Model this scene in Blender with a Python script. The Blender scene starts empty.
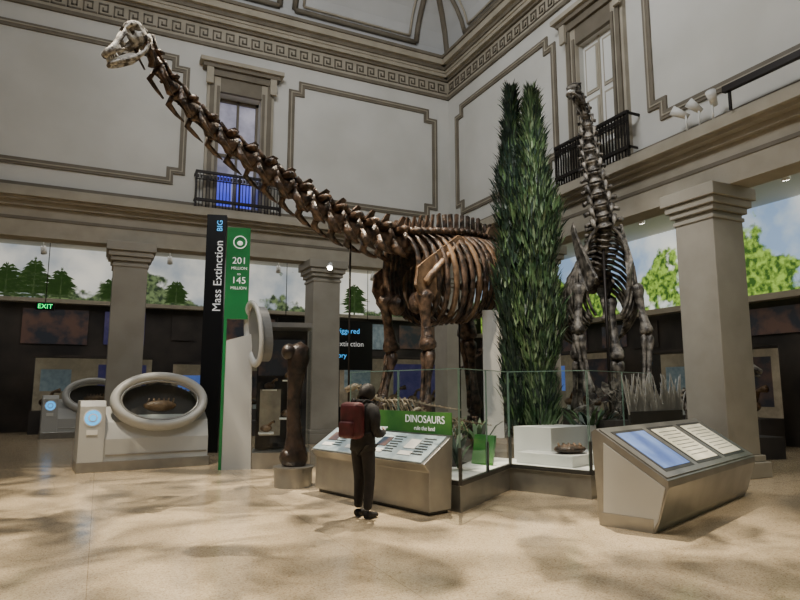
import bpy, math, random
from mathutils import Vector, Matrix, Quaternion
random.seed(7)
YAW=math.radians(25.6)
S_,C_=math.sin(YAW),math.cos(YAW)
def rf(r,f,z=0.0):
    return Vector((S_*f+C_*r, C_*f-S_*r, z))
def srgb(*c):
    o=[]
    for v in c:
        v=v/255
        o.append(v/12.92 if v<=0.04045 else ((v+0.055)/1.055)**2.4)
    return (o[0],o[1],o[2],1)
def mat(name,c1,c2=None,rough=.6,metal=0,scale=4,bump=0,bscale=30,emis=None,es=0,spec=.5,detail=4,contrast=(.35,.65)):
    m=bpy.data.materials.new(name); m.use_nodes=True
    nt=m.node_tree; b=nt.nodes['Principled BSDF']
    b.inputs['Base Color'].default_value=c1
    b.inputs['Roughness'].default_value=rough
    b.inputs['Metallic'].default_value=metal
    b.inputs['Specular IOR Level'].default_value=spec
    tc=nt.nodes.new('ShaderNodeTexCoord')
    if c2 is not None:
        n=nt.nodes.new('ShaderNodeTexNoise'); n.inputs['Scale'].default_value=scale; n.inputs['Detail'].default_value=detail
        nt.links.new(tc.outputs['Object'],n.inputs['Vector'])
        cr=nt.nodes.new('ShaderNodeValToRGB')
        cr.color_ramp.elements[0].position=contrast[0]; cr.color_ramp.elements[1].position=contrast[1]
        cr.color_ramp.elements[0].color=c1; cr.color_ramp.elements[1].color=c2
        nt.links.new(n.outputs['Fac'],cr.inputs['Fac']); nt.links.new(cr.outputs['Color'],b.inputs['Base Color'])
    if bump:
        n2=nt.nodes.new('ShaderNodeTexNoise'); n2.inputs['Scale'].default_value=bscale
        nt.links.new(tc.outputs['Object'],n2.inputs['Vector'])
        bp=nt.nodes.new('ShaderNodeBump'); bp.inputs['Strength'].default_value=bump
        bp.inputs['Distance'].default_value=.02
        nt.links.new(n2.outputs['Fac'],bp.inputs['Height']); nt.links.new(bp.outputs['Normal'],b.inputs['Normal'])
    if emis is not None:
        b.inputs['Emission Color'].default_value=emis; b.inputs['Emission Strength'].default_value=es
    return m
def glassmat(name,tint=(.93,.97,.96,1),g=.03,k=.5):
    m=bpy.data.materials.new(name); m.use_nodes=True; nt=m.node_tree; nt.nodes.clear()
    o=nt.nodes.new('ShaderNodeOutputMaterial'); mx=nt.nodes.new('ShaderNodeMixShader')
    t=nt.nodes.new('ShaderNodeBsdfTransparent'); t.inputs[0].default_value=tint
    gl=nt.nodes.new('ShaderNodeBsdfGlossy'); gl.inputs['Roughness'].default_value=.02
    fr=nt.nodes.new('ShaderNodeLayerWeight'); fr.inputs['Blend'].default_value=.5
    pw=nt.nodes.new('ShaderNodeMath'); pw.operation='POWER'; pw.inputs[1].default_value=4
    ad=nt.nodes.new('ShaderNodeMath'); ad.operation='MULTIPLY_ADD'; ad.inputs[1].default_value=k; ad.inputs[2].default_value=g
    nt.links.new(fr.outputs['Facing'],pw.inputs[0]); nt.links.new(pw.outputs[0],ad.inputs[0]); nt.links.new(ad.outputs[0],mx.inputs[0])
    nt.links.new(t.outputs[0],mx.inputs[1]); nt.links.new(gl.outputs[0],mx.inputs[2]); nt.links.new(mx.outputs[0],o.inputs[0])
    return m
M={}
M['plaster']=mat('plaster',srgb(200,200,194),srgb(213,213,208),rough=.8,scale=.5)
M['ceil']=mat('ceiling_plaster',srgb(186,188,188),srgb(196,198,198),rough=.8,scale=.6)
M['stone']=mat('stone_trim',srgb(160,153,136),srgb(173,166,150),rough=.7,scale=2)
M['taupe']=mat('taupe_trim',srgb(106,99,85),srgb(118,111,97),rough=.65,scale=2)
M['taupe_d']=mat('taupe_dark',srgb(98,91,78),rough=.6)
M['colstone']=mat('column_stone',srgb(148,143,130),srgb(160,155,143),rough=.6,scale=1.5)
M['white']=mat('white_paint',srgb(225,226,222),rough=.5)
M['steel']=mat('brushed_steel',srgb(150,149,145),srgb(165,164,159),rough=.33,metal=.75,scale=3)
M['steel_d']=mat('dark_steel',srgb(80,80,78),rough=.4,metal=.6)
M['grey']=mat('grey_laminate',srgb(182,184,182),rough=.4)
M['black']=mat('black_panel',srgb(14,15,18),rough=.35)
M['iron']=mat('iron',srgb(38,34,32),rough=.5,metal=.5)
M['bone']=mat('dark_fossil_bone',srgb(32,25,21),srgb(112,90,74),rough=.36,scale=8,bump=.8,bscale=30,contrast=(.38,.68))
M['bone_l']=mat('tan_fossil_bone',srgb(78,58,42),srgb(146,118,90),rough=.42,scale=5,bump=.6)
M['bone_g']=mat('grey_fossil_bone',srgb(44,41,38),srgb(140,134,124),rough=.42,scale=7,bump=.8,contrast=(.4,.66))
M['bone_p']=mat('pale_fossil_bone',srgb(110,95,74),srgb(180,166,142),rough=.5,scale=8)
M['femur']=mat('black_fossil_bone',srgb(24,20,18),srgb(66,52,42),rough=.35,scale=5,bump=.8,bscale=14)
M['skull']=mat('skull_bone',srgb(74,68,62),srgb(190,187,178),rough=.5,scale=9,bump=.6,contrast=(.4,.6))
M['green']=mat('green_banner',srgb(24,104,56),srgb(30,120,64),rough=.4,scale=1,emis=srgb(24,120,62),es=.06)
M['green2']=mat('green_graphic',srgb(36,88,44),srgb(88,140,64),rough=.4,scale=1.5,emis=srgb(70,150,60),es=.1)
M['text']=mat('white_text',srgb(240,242,240),rough=.5,emis=(1,1,1,1),es=.3)
M['bluetext']=mat('blue_text',srgb(90,190,240),rough=.5,emis=srgb(80,180,255),es=1.0)
M['glass']=glassmat('clear_glass')
M['leaf_d']=mat('leaf_dark',srgb(18,34,28),srgb(34,58,44),rough=.5,scale=3)
M['leaf']=mat('leaf_green',srgb(44,72,44),srgb(84,112,70),rough=.5,scale=3)
M['leaf_l']=mat('leaf_pale',srgb(96,118,88),srgb(132,152,116),rough=.5,scale=3)
M['bark']=mat('bark',srgb(46,34,24),rough=.9)
M['rock']=mat('rock',srgb(70,62,52),srgb(110,98,82),rough=.9,scale=3,bump=.8,bscale=8)
M['dark']=mat('gallery_dark_wall',srgb(46,44,45),srgb(76,70,66),rough=.7,scale=.8)
M['gceil']=mat('gallery_ceiling',srgb(200,196,184),rough=.8)
M['screen_b']=mat('screen_blue',srgb(90,115,170),srgb(130,160,205),rough=.2,scale=2,emis=srgb(90,120,200),es=.5)
M['screen_w']=mat('screen_pale',srgb(225,220,195),srgb(240,235,215),rough=.2,scale=2,emis=srgb(235,225,190),es=.5)
M['label']=mat('label_panel',srgb(120,140,150),srgb(170,185,188),rough=.3,scale=5,emis=srgb(160,180,190),es=.1)
M['infog']=mat('infographic_panel',srgb(32,48,64),srgb(120,90,76),rough=.3,scale=1.6,emis=srgb(120,110,110),es=.06,contrast=(.42,.6))
M['infoc']=mat('lit_case_back',srgb(70,66,60),srgb(165,156,140),rough=.4,scale=1.6,emis=srgb(215,195,160),es=.1)
M['infop']=mat('purple_display',srgb(46,48,74),srgb(100,90,116),rough=.4,scale=2.2,emis=srgb(90,85,150),es=.15)
M['exit']=mat('exit_green',srgb(20,200,90),rough=.4,emis=srgb(10,230,110),es=3)
M['jacket']=mat('black_jacket',srgb(20,20,22),srgb(30,30,33),rough=.8,scale=20)
M['maroon']=mat('maroon_nylon',srgb(62,18,26),srgb(84,26,36),rough=.6,scale=8)
M['skin']=mat('skin',srgb(190,140,112),rough=.5)
M['hair']=mat('dark_hair',srgb(24,18,15),rough=.6)
M['lamp']=mat('lamp_glow',(1,1,1,1),emis=(1,.93,.8,1),es=25)
M['blueglow']=mat('blue_glow_pane',srgb(90,90,160),emis=srgb(70,80,230),es=.9)
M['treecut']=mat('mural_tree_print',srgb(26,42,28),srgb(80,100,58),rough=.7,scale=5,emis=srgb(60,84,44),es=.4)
M['edge']=mat('glass_edge',srgb(120,150,140),rough=.3)

class MB:
    def __init__(s): s.v=[];s.f=[];s.m=[];s.sm=[]
    def add(s,vs,fs,mi=0,smooth=False):
        o=len(s.v); s.v+= [tuple(v) for v in vs]
        for f in fs:
            s.f.append([i+o for i in f]); s.m.append(mi); s.sm.append(smooth)
    def box(s,x0,x1,y0,y1,z0,z1,mi=0):
        vs=[(x,y,z) for x in (x0,x1) for y in (y0,y1) for z in (z0,z1)]
        s.add(vs,[(0,1,3,2),(4,6,7,5),(0,4,5,1),(2,3,7,6),(0,2,6,4),(1,5,7,3)],mi)
    def obox(s,c,ax,ay,az,mi=0):
        c=Vector(c);ax=Vector(ax);ay=Vector(ay);az=Vector(az)
        vs=[c+i*ax+j*ay+k*az for i in(-1,1) for j in(-1,1) for k in(-1,1)]
        s.add(vs,[(0,1,3,2),(4,6,7,5),(0,4,5,1),(2,3,7,6),(0,2,6,4),(1,5,7,3)],mi)
    def prism(s,poly,off,mi=0,smooth=False):
        n=len(poly); off=Vector(off); P=[Vector(p) for p in poly]
        s.add(P+[p+off for p in P],[list(range(n))[::-1],list(range(n,2*n))]+[(i,(i+1)%n,n+(i+1)%n,n+i) for i in range(n)],mi,smooth)
    def tube(s,pts,rad,n=8,mi=0,flat=1.0,up=None,closed=False,smooth=True):
        P=[Vector(p) for p in pts]; m=len(P)
        if not hasattr(rad,'__len__'): rad=[rad]*m
        vs=[]; prev=None
        for i in range(m):
            if closed: t=P[(i+1)%m]-P[i-1]
            else: t=P[min(i+1,m-1)]-P[max(i-1,0)]
            if t.length<1e-9: t=Vector((0,0,1))
            t.normalize()
            if prev is None:
                u=Vector(up) if up is not None else (Vector((0,0,1)) if abs(t.z)<.9 else Vector((1,0,0)))
            else: u=prev
            u=(u-t*u.dot(t)); u.normalize(); prev=u
            w=t.cross(u)
            for k in range(n):
                a=2*math.pi*k/n
                vs.append(P[i]+rad[i]*(math.cos(a)*u+flat*math.sin(a)*w))
        fs=[]
        for i in range(m if closed else m-1):
            for k in range(n):
                j=(i+1)%m
                fs.append((i*n+k,i*n+(k+1)%n,j*n+(k+1)%n,j*n+k))
        if not closed:
            fs.append(list(range(n))[::-1]); fs.append([(m-1)*n+k for k in range(n)])
        s.add(vs,fs,mi,smooth)
    def bone(s,a,b,r,mi=0,n=8,k=1.0,flat=1.0):
        a=Vector(a);b=Vector(b)
        prof=[(0,.9),(.05,1.55),(.12,1.6),(.25,1.05),(.5,.8),(.75,.95),(.88,1.5),(.95,1.5),(1,.9)]
        s.tube([a+(b-a)*t for t,_ in prof],[r*((q-1)*k+1) for _,q in prof],n,mi,flat)
    def cyl(s,c,r,z0,z1,n=24,mi=0,r2=None):
        r2=r if r2 is None else r2
        vs=[(c[0]+r*math.cos(2*math.pi*i/n),c[1]+r*math.sin(2*math.pi*i/n),z0) for i in range(n)]+[(c[0]+r2*math.cos(2*math.pi*i/n),c[1]+r2*math.sin(2*math.pi*i/n),z1) for i in range(n)]
        s.add(vs,[(i,(i+1)%n,n+(i+1)%n,n+i) for i in range(n)],mi,True)
        s.add(vs,[list(range(n))[::-1],list(range(n,2*n))],mi)
    def sphere(s,c,rx,ry,rz,mi=0,nu=12,nv=8):
        vs=[];fs=[]
        for j in range(nv+1):
            ph=math.pi*j/nv
            for i in range(nu):
                th=2*math.pi*i/nu
                vs.append((c[0]+rx*math.sin(ph)*math.cos(th),c[1]+ry*math.sin(ph)*math.sin(th),c[2]+rz*math.cos(ph)))
        for j in range(nv):
            for i in range(nu):
                fs.append((j*nu+i,(j+1)*nu+i,(j+1)*nu+(i+1)%nu,j*nu+(i+1)%nu))
        s.add(vs,fs,mi,True)
    def jitter(s,a):
        rnd=random.Random(5)
        s.v=[(x+rnd.uniform(-a,a),y+rnd.uniform(-a,a),z+rnd.uniform(-a,a)) for x,y,z in s.v]
    def build(s,name,mats,parent=None,loc=None,rz=0,bevel=0,fix=True):
        me=bpy.data.meshes.new(name); me.from_pydata(s.v,[],s.f)
        for m in mats: me.materials.append(M[m] if isinstance(m,str) else m)
        me.polygons.foreach_set('material_index',s.m); me.polygons.foreach_set('use_smooth',s.sm)
        me.update()
        if fix:
            import bmesh
            bm=bmesh.new(); bm.from_mesh(me); bmesh.ops.recalc_face_normals(bm,faces=bm.faces); bm.to_mesh(me); bm.free()
        ob=bpy.data.objects.new(name,me); bpy.context.scene.collection.objects.link(ob)
        if parent: ob.parent=parent
        if loc is not None: ob.location=loc
        ob.rotation_euler[2]=rz
        if bevel:
            b=ob.modifiers.new('bev','BEVEL'); b.width=bevel; b.segments=2; b.limit_method='ANGLE'
        return ob
def group(name,loc=(0,0,0),rz=0):
    e=bpy.data.objects.new(name,None); bpy.context.scene.collection.objects.link(e)
    e.location=loc; e.rotation_euler[2]=rz; e.empty_display_size=.2
    return e
def text(name,body,size,loc,rot,parent=None,m='text',align='CENTER',ext=.002):
    c=bpy.data.curves.new(name,'FONT'); c.body=body; c.size=size; c.align_x=align; c.align_y='CENTER'; c.extrude=ext
    c.materials.append(M[m]); o=bpy.data.objects.new(name,c); bpy.context.scene.collection.objects.link(o)
    o.location=loc; o.rotation_euler=rot
    if parent: o.parent=parent
    return o

# ================= ROOM =================
WN=18.3; WE=10.7
XL=-16.0; YF=-8.0; XO=17.5; YO=27.0
def floor_mat():
    m=bpy.data.materials.new('terrazzo'); m.use_nodes=True; nt=m.node_tree; b=nt.nodes['Principled BSDF']
    tc=nt.nodes.new('ShaderNodeTexCoord')
    v=nt.nodes.new('ShaderNodeTexVoronoi'); v.inputs['Scale'].default_value=90
    nt.links.new(tc.outputs['Object'],v.inputs['Vector'])
    cr=nt.nodes.new('ShaderNodeValToRGB'); e=cr.color_ramp.elements
    e[0].color=srgb(156,135,105); e[0].position=0; e[1].color=srgb(206,190,161); e[1].position=1
    e2=cr.color_ramp.elements.new(.3); e2.color=srgb(188,170,141)
    sp=nt.nodes.new('ShaderNodeSeparateColor'); nt.links.new(v.outputs['Color'],sp.inputs[0]); nt.links.new(sp.outputs[0],cr.inputs[0])
    br=nt.nodes.new('ShaderNodeTexBrick'); br.offset=0
    br.inputs['Scale'].default_value=1; br.inputs['Brick Width'].default_value=2.4; br.inputs['Row Height'].default_value=2.4
    br.inputs['Mortar Size'].default_value=.004; br.inputs['Color1'].default_value=(1,1,1,1); br.inputs['Color2'].default_value=(.95,.95,.94,1); br.inputs['Mortar'].default_value=(.65,.6,.52,1)
    nt.links.new(tc.outputs['Object'],br.inputs['Vector'])
    mx=nt.nodes.new('ShaderNodeMix'); mx.data_type='RGBA'; mx.blend_type='MULTIPLY'; mx.inputs[0].default_value=1
    nt.links.new(cr.outputs[0],mx.inputs[6]); nt.links.new(br.outputs['Color'],mx.inputs[7]); nt.links.new(mx.outputs[2],b.inputs['Base Color'])
    b.inputs['Roughness'].default_value=.17; b.inputs['Specular IOR Level'].default_value=.55
    return m
M['floor']=floor_mat()
b=MB(); b.box(XL,XO,YF,YO,-.2,0); b.build('floor',['floor'])

def W(side,mb,u0,u1,d0,d1,z0,z1,mi=0):
    if side=='N': mb.box(u0,u1,WN-d1,WN-d0,z0,z1,mi)
    else: mb.box(WE-d1,WE-d0,u0,u1,z0,z1,mi)
spans={'N':(XL,WE),'E':(YF,WN)}
nm={'N':'north','E':'east'}
winC={'N':3.35,'E':10.95}
for sd in 'NE':
    u0,u1=spans[sd]; wc=winC[sd]
    b=MB()
    ow=.62
    W(sd,b,u0,wc-ow,-.5,0,6.6,13.3); W(sd,b,wc+ow,u1+.5,-.5,0,6.6,13.3)
    W(sd,b,wc-ow,wc+ow,-.5,0,10.45,13.3)
    b.build('wall_'+nm[sd],['plaster'])
    b=MB()
    W(sd,b,u0,u1+.5,-.5,.02,5.5,6.6)
    W(sd,b,u0,u1,.02,.08,5.5,5.62); W(sd,b,u0,u1,.02,.05,5.62,5.95)
    W(sd,b,u0,u1,.02,.14,6.3,6.42); W(sd,b,u0,u1,.02,.3,6.42,6.5); W(sd,b,u0,u1,.02,.42,6.5,6.68); W(sd,b,u0,u1,.02,.36,6.68,6.76)
    b.build('trim_entablature_'+nm[sd],['stone'])
    b=MB(); W(sd,b,u0,u1,.02,.07,5.95,6.03); W(sd,b,u0,u1,0,.1,6.76,6.92)
    b.build('trim_band_'+nm[sd],['taupe'])
    b=MB()
    W(sd,b,u0,u1,0,.08,11.85,11.95,1)
    W(sd,b,u0,u1,0,.05,11.95,12.5,0)
    W(sd,b,u0,u1,0,.14,12.5,12.58,1); W(sd,b,u0,u1,0,.26,12.58,12.7,0); W(sd,b,u0,u1,0,.36,12.78,12.9,1);W(sd,b,u0,u1,0,.3,12.7,12.78,0)
    W(sd,b,u0,u1,0,.5,12.9,13.1,0); W(sd,b,u0,u1,0,.56,13.1,13.2,1)
    u=u1-.1; 
    while u>(-9 if sd=='N' else 4):
        a=u-.36; d0,d1=.05,.075; z=12.05; t=.04; H=.34
        for (p,q,r_,s_) in [(0,.36,0,t),(0,t,0,H),(0,.26,H-t,H),(.26-t,.26,.1,H),(.1,.26,.1,.1+t),(.1,.1+t,.1,.22)]:
            W(sd,b,a+p,a+q,d0,d1,z+r_,z+s_,2)
        u-=.39
    b.build('trim_cornice_'+nm[sd],['stone','taupe','taupe_d'])
    def wp(u,d,z): return (u,WN-d,z) if sd=='N' else (WE-d,u,z)
    def panel(ua,ub,za,zb,idx):
        b=MB(); n=.32
        def ring(off):
            A,B,Z0,Z1=ua,ub,za,zb
            L=[(A+n,Z0),(B-n,Z0),(B-n,Z0+n),(B,Z0+n),(B,Z1-n),(B-n,Z1-n),(B-n,Z1),(A+n,Z1),(A+n,Z1-n),(A,Z1-n),(A,Z0+n),(A+n,Z0+n)]
            out=[]
            for i in range(12):
                p0,p1,p2=Vector(L[i-1]),Vector(L[i]),Vector(L[(i+1)%12])
                e1=(p1-p0).normalized(); e2=(p2-p1).normalized()
                out.append(p1+Vector((-e1.y,e1.x))*off+Vector((-e2.y,e2.x))*off)
            return out
        for o0,o1,d,mi in ((0,.19,.05,0),(.07,.1,.07,1)):
            a=ring(o0); c=ring(o1)
            for i in range(12):
                j=(i+1)%12
                vs=[wp(a[i].x,d,a[i].y),wp(a[j].x,d,a[j].y),wp(c[j].x,d,c[j].y),wp(c[i].x,d,c[i].y),wp(a[i].x,0,a[i].y),wp(a[j].x,0,a[j].y),wp(c[j].x,0,c[j].y),wp(c[i].x,0,c[i].y)]
                b.add(vs,[(0,1,2,3),(0,4,5,1),(3,2,6,7)],mi)
        b.build('trim_panel_%s_%d'%(nm[sd],idx),['taupe','stone'],fix=False)
    panel(wc+1.5,wc+6.85,7.4,11.35,1)
    panel(wc-6.85,wc-1.5,7.4,11.35,2)
    panel(wc-15,wc-9.6,7.4,11.35,3)
    b=MB()
    W(sd,b,wc-1.0,wc-ow,0,.12,6.8,10.95,1); W(sd,b,wc+ow,wc+1.0,0,.12,6.8,10.95,1)
    W(sd,b,wc-.92,wc-.8,.12,.17,6.8,10.9,0); W(sd,b,wc+.8,wc+.92,.12,.17,6.8,10.9,0)
    W(sd,b,wc-.72,wc-.64,.12,.16,6.8,10.6,0); W(sd,b,wc+.64,wc+.72,.12,.16,6.8,10.6,0)
    W(sd,b,wc-ow,wc+ow,0,.12,10.45,10.9,0); W(sd,b,wc-1.02,wc+1.02,.12,.2,10.9,11.1,0)
    W(sd,b,wc-1.15,wc+1.15,0,.3,11.1,11.22,0); W(sd,b,wc-1.25,wc+1.25,0,.4,11.22,11.34,1)
    for k in (-1,1): W(sd,b,wc+k*.95-.1,wc+k*.95+.1,.2,.28,10.6,11.1,1)
    b.build('trim_window_surround_'+nm[sd],['taupe','stone'])
    b=MB()
    if sd=='N':
        W(sd,b,wc-ow,wc+ow,-.45,-.42,6.76,10.45,0)
        for k in (-ow,-.03,ow-.07): W(sd,b,wc+k,wc+k+.07,-.42,-.34,6.76,10.45,1)
        for z in (6.76,8.6,10.35): W(sd,b,wc-ow,wc+ow,-.42,-.34,z,z+.09,1)
        W(sd,b,wc-.52,wc-.1,-.41,-.4,6.9,8.0,2); W(sd,b,wc+.05,wc+.5,-.41,-.4,6.9,7.8,2)
        paneN=mat('window_interior',srgb(100,98,110),srgb(205,203,212),rough=.2,scale=1.2,emis=srgb(145,145,170),es=.45)
        b.build('window_1',[paneN,'taupe','blueglow'])
    else:
        W(sd,b,wc-ow,wc+ow,-.2,-.15,6.76,10.45,0)
        for k in (0,1):
            a=wc-ow+.02+k*ow
            for (z0,z1) in [(6.9,7.6),(7.75,8.9),(9.05,10.3)]:
                W(sd,b,a+.08,a+ow-.1,-.15,-.12,z0,z1,1); W(sd,b,a+.14,a+ow-.16,-.12,-.1,z0+.07,z1-.07,0)
            W(sd,b,a,a+.04,-.15,-.11,6.76,10.45,1)
        b.build('door_1',['white','stone'])
    b=MB()
    W(sd,b,wc-1.25,wc+1.25,.34,.42,6.92,7.0); W(sd,b,wc-1.25,wc+1.25,.34,.42,7.75,7.82); W(sd,b,wc-1.25,wc+1.25,.36,.4,7.55,7.58)
    n=26
    for i in range(n+1):
        a=wc-1.22+2.44*i/n; w=.03 if i in (0,n,n//2) else .01
        W(sd,b,a-w,a+w,.36,.40,6.76,7.78)
        if i<n: W(sd,b,a+.02,a+.07,.37,.39,7.6,7.7)
    for a in (wc-1.25,wc+1.22): W(sd,b,a,a+.03,0.01,.38,7.74,7.8); W(sd,b,a,a+.03,0.12,.38,6.95,7.0)
    b.build('balcony_railing',['iron'])
cv=[(0.0,13.2)]+[(4.2*(1-math.cos(t*math.pi/2/10)),13.2+3.4*math.sin(t*math.pi/2/10)) for t in range(1,11)]
b=MB()
for i in range(10):
    (d0,z0),(d1,z1)=cv[i],cv[i+1]
    b.add([(XL,WN-d0,z0),(WE-d0,WN-d0,z0),(WE-d1,WN-d1,z1),(XL,WN-d1,z1)],[(0,1,2,3)],0)
    b.add([(WE-d0,YF,z0),(WE-d0,WN-d0,z0),(WE-d1,WN-d1,z1),(WE-d1,YF,z1)],[(0,3,2,1)],0)
b.add([(XL,YF,16.6),(WE-4.2,YF,16.6),(WE-4.2,WN-4.2,16.6),(XL,WN-4.2,16.6)],[(0,1,2,3)],0)
b.build('ceiling',['ceil'],fix=False)
def covept(sd,u,t,h=.05):
    i=min(int(t*10),9); fr=t*10-i
    d=cv[i][0]*(1-fr)+cv[i+1][0]*fr; z=cv[i][1]*(1-fr)+cv[i+1][1]*fr
    ang=t*math.pi/2
    d+=h*math.cos(ang); z-=h*math.sin(ang)
    return Vector((u,WN-d,z)) if sd=='N' else Vector((WE-d,u,z))
b=MB()
for sd in 'NE':
    c0={'N':3.35,'E':10.95}[sd]
    for (a,bb) in [(c0-6.8,c0-1.6),(c0+1.6,c0+6.0),(c0-1.1,c0+1.1)]:
        for off,w,mi in ((0,.1,0),(.28,.045,1)):
            A,B=a+off,bb-off; ts=.10+off*.12
            for u in (A,B):
                b.tube([covept(sd,u,t) for t in [ts+(.92-ts)*k/10 for k in range(11)]],w,4,mi)
            b.tube([covept(sd,A+(B-A)*k/12,ts) for k in range(13)],w,4,mi)
b.tube([Vector((WE-d-.03,WN-d-.03,z)) for d,z in cv],.12,6,0)
b.build('trim_ceiling_ribs',['taupe','stone'])
def column(c):
    b=MB(); x,y=c; h=.43
    b.box(x-.55,x+.55,y-.55,y+.55,0,.28); b.box(x-.49,x+.49,y-.49,y+.49,.28,.4)
    b.box(x-h,x+h,y-h,y+h,.4,5.0)
    b.box(x-.46,x+.46,y-.46,y+.46,4.85,4.93); b.box(x-.5,x+.5,y-.5,y+.5,5.0,5.12); b.box(x-.56,x+.56,y-.56,y+.56,5.12,5.26); b.box(x-.62,x+.62,y-.62,y+.62,5.26,5.5)
    b.build('column',['colstone'],bevel=.015)
NC=WN+.05; EC=WE+.05
for x in (-10.5,-5.0,.55,6.1): column((x,NC))
for y in (13.7,8.2,2.7,-2.8): column((EC,y))
column((EC,NC))
b=MB(); b.box(XL,XO+.2,YO,YO+.2,0,7.1); b.build('wall_gallery_north',['dark'])
b=MB(); b.box(XO,XO+.2,YF,YO,0,7.1); b.build('wall_gallery_east',['dark'])
b=MB(); b.box(XL,XO,WN+.5,YO,7.0,7.1); b.build('ceiling_gallery_north',['gceil'])
b=MB(); b.box(WE+.5,XO,YF,WN+.5,7.0,7.1); b.build('ceiling_gallery_east',['gceil'])
def mural_mat(name,sky1,sky2,g1,g2,es,z0,z1,tl):
    m=bpy.data.materials.new(name); m.use_nodes=True; nt=m.node_tree; bs=nt.nodes['Principled BSDF']
    tc=nt.nodes.new('ShaderNodeTexCoord'); sp=nt.nodes.new('ShaderNodeSeparateXYZ'); nt.links.new(tc.outputs['Object'],sp.inputs[0])
    mr=nt.nodes.new('ShaderNodeMapRange'); mr.inputs[1].default_value=z0; mr.inputs[2].default_value=z1; nt.links.new(sp.outputs[2],mr.inputs[0])
    def noise(sc,det):
        n=nt.nodes.new('ShaderNodeTexNoise'); n.inputs['Scale'].default_value=sc; n.inputs['Detail'].default_value=det; nt.links.new(tc.outputs['Object'],n.inputs['Vector']); return n
    cl=noise(.5,4)
    c1=nt.nodes.new('ShaderNodeValToRGB'); c1.color_ramp.elements[0].color=sky1; c1.color_ramp.elements[1].color=sky2; c1.color_ramp.elements[0].position=.36;c1.color_ramp.elements[1].position=.66
    nt.links.new(cl.outputs[0],c1.inputs[0])
    a=noise(.35,2); bb=noise(2.5,6)
    m1=nt.nodes.new('ShaderNodeMath'); m1.operation='MULTIPLY_ADD'; m1.inputs[1].default_value=2.6; m1.inputs[2].default_value=-1.3+tl; nt.links.new(a.outputs[0],m1.inputs[0])
    m2=nt.nodes.new('ShaderNodeMath'); m2.operation='MULTIPLY_ADD'; m2.inputs[1].default_value=.9; nt.links.new(bb.outputs[0],m2.inputs[0]); nt.links.new(m1.outputs[0],m2.inputs[2])
    m3=nt.nodes.new('ShaderNodeMath'); m3.operation='SUBTRACT'; nt.links.new(m2.outputs[0],m3.inputs[0]); nt.links.new(mr.outputs[0],m3.inputs[1])
    m4=nt.nodes.new('ShaderNodeMapRange'); m4.inputs[1].default_value=.36; m4.inputs[2].default_value=.48; nt.links.new(m3.outputs[0],m4.inputs[0])
    fn=noise(6,6); c2=nt.nodes.new('ShaderNodeValToRGB'); c2.color_ramp.elements[0].color=g1; c2.color_ramp.elements[1].color=g2; c2.color_ramp.elements[0].position=.4;c2.color_ramp.elements[1].position=.62
    nt.links.new(fn.outputs[0],c2.inputs[0])
    mx=nt.nodes.new('ShaderNodeMix'); mx.data_type='RGBA'; nt.links.new(m4.outputs[0],mx.inputs[0]); nt.links.new(c1.outputs[0],mx.inputs[6]); nt.links.new(c2.outputs[0],mx.inputs[7])
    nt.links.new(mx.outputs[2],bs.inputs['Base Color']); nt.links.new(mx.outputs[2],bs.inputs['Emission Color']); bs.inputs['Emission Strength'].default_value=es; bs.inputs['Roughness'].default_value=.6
    return m
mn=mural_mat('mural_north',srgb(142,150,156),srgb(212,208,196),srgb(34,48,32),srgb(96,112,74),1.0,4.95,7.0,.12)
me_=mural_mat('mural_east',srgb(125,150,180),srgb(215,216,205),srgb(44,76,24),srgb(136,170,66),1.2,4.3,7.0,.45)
g=group('landscape_mural')
b=MB(); b.box(XL,XO-.3,YO-.12,YO-.01,4.95,6.98); b.build('print',[mn],g)
b=MB(); random.seed(21)
for x,h,w in ((-7.2,1.8,1.6),(-6.3,1.6,1.3),(-5.3,1.3,1.2),(-4.5,1.9,1.5),(-3.4,1.2,1.2),(-2.5,1.5,1.1),(-1.6,1.1,1.0),(.2,.8,1),(10.5,1.4,1.2),(2.6,.9,.8)):
    y=YO-.13
    b.prism([(x-.04,y,4.95),(x+.04,y,4.95),(x+.02,y,4.95+h)],(0,-.01,0),0)
    for k in range(14):
        z=5.0+h*(.05+.9*k/14)+random.uniform(-.04,.04); ww=w*.5*(math.sin(min(1,.28+k/14*.8)*math.pi))**.5+.06
        for sgn in (-1,1):
            for j in range(2):
                zz=z+j*.07; q=random.uniform(.55,1.2)*ww
                b.prism([(x,y,zz),(x+sgn*q*.5,y,zz-.01+.06*j),(x+sgn*q,y,zz-.03+.09*j),(x+sgn*q*.6,y,zz+.1+.07*j),(x,y,zz+.08)],(0,-.006,0),0)
b.build('printed_trees',['treecut'],g,fix=False)
g=group('landscape_mural')
b=MB(); b.box(XO-.12,XO-.01,YF,YO-.3,4.3,6.98); b.build('print',[me_],g)
b=MB(); b.box(XL,XO-.5,YO-.5,YO-.13,4.8,4.95); b.box(XO-.5,XO-.13,YF,YO-.3,4.12,4.3); b.build('trim_mural_ledge',['stone'])

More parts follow.
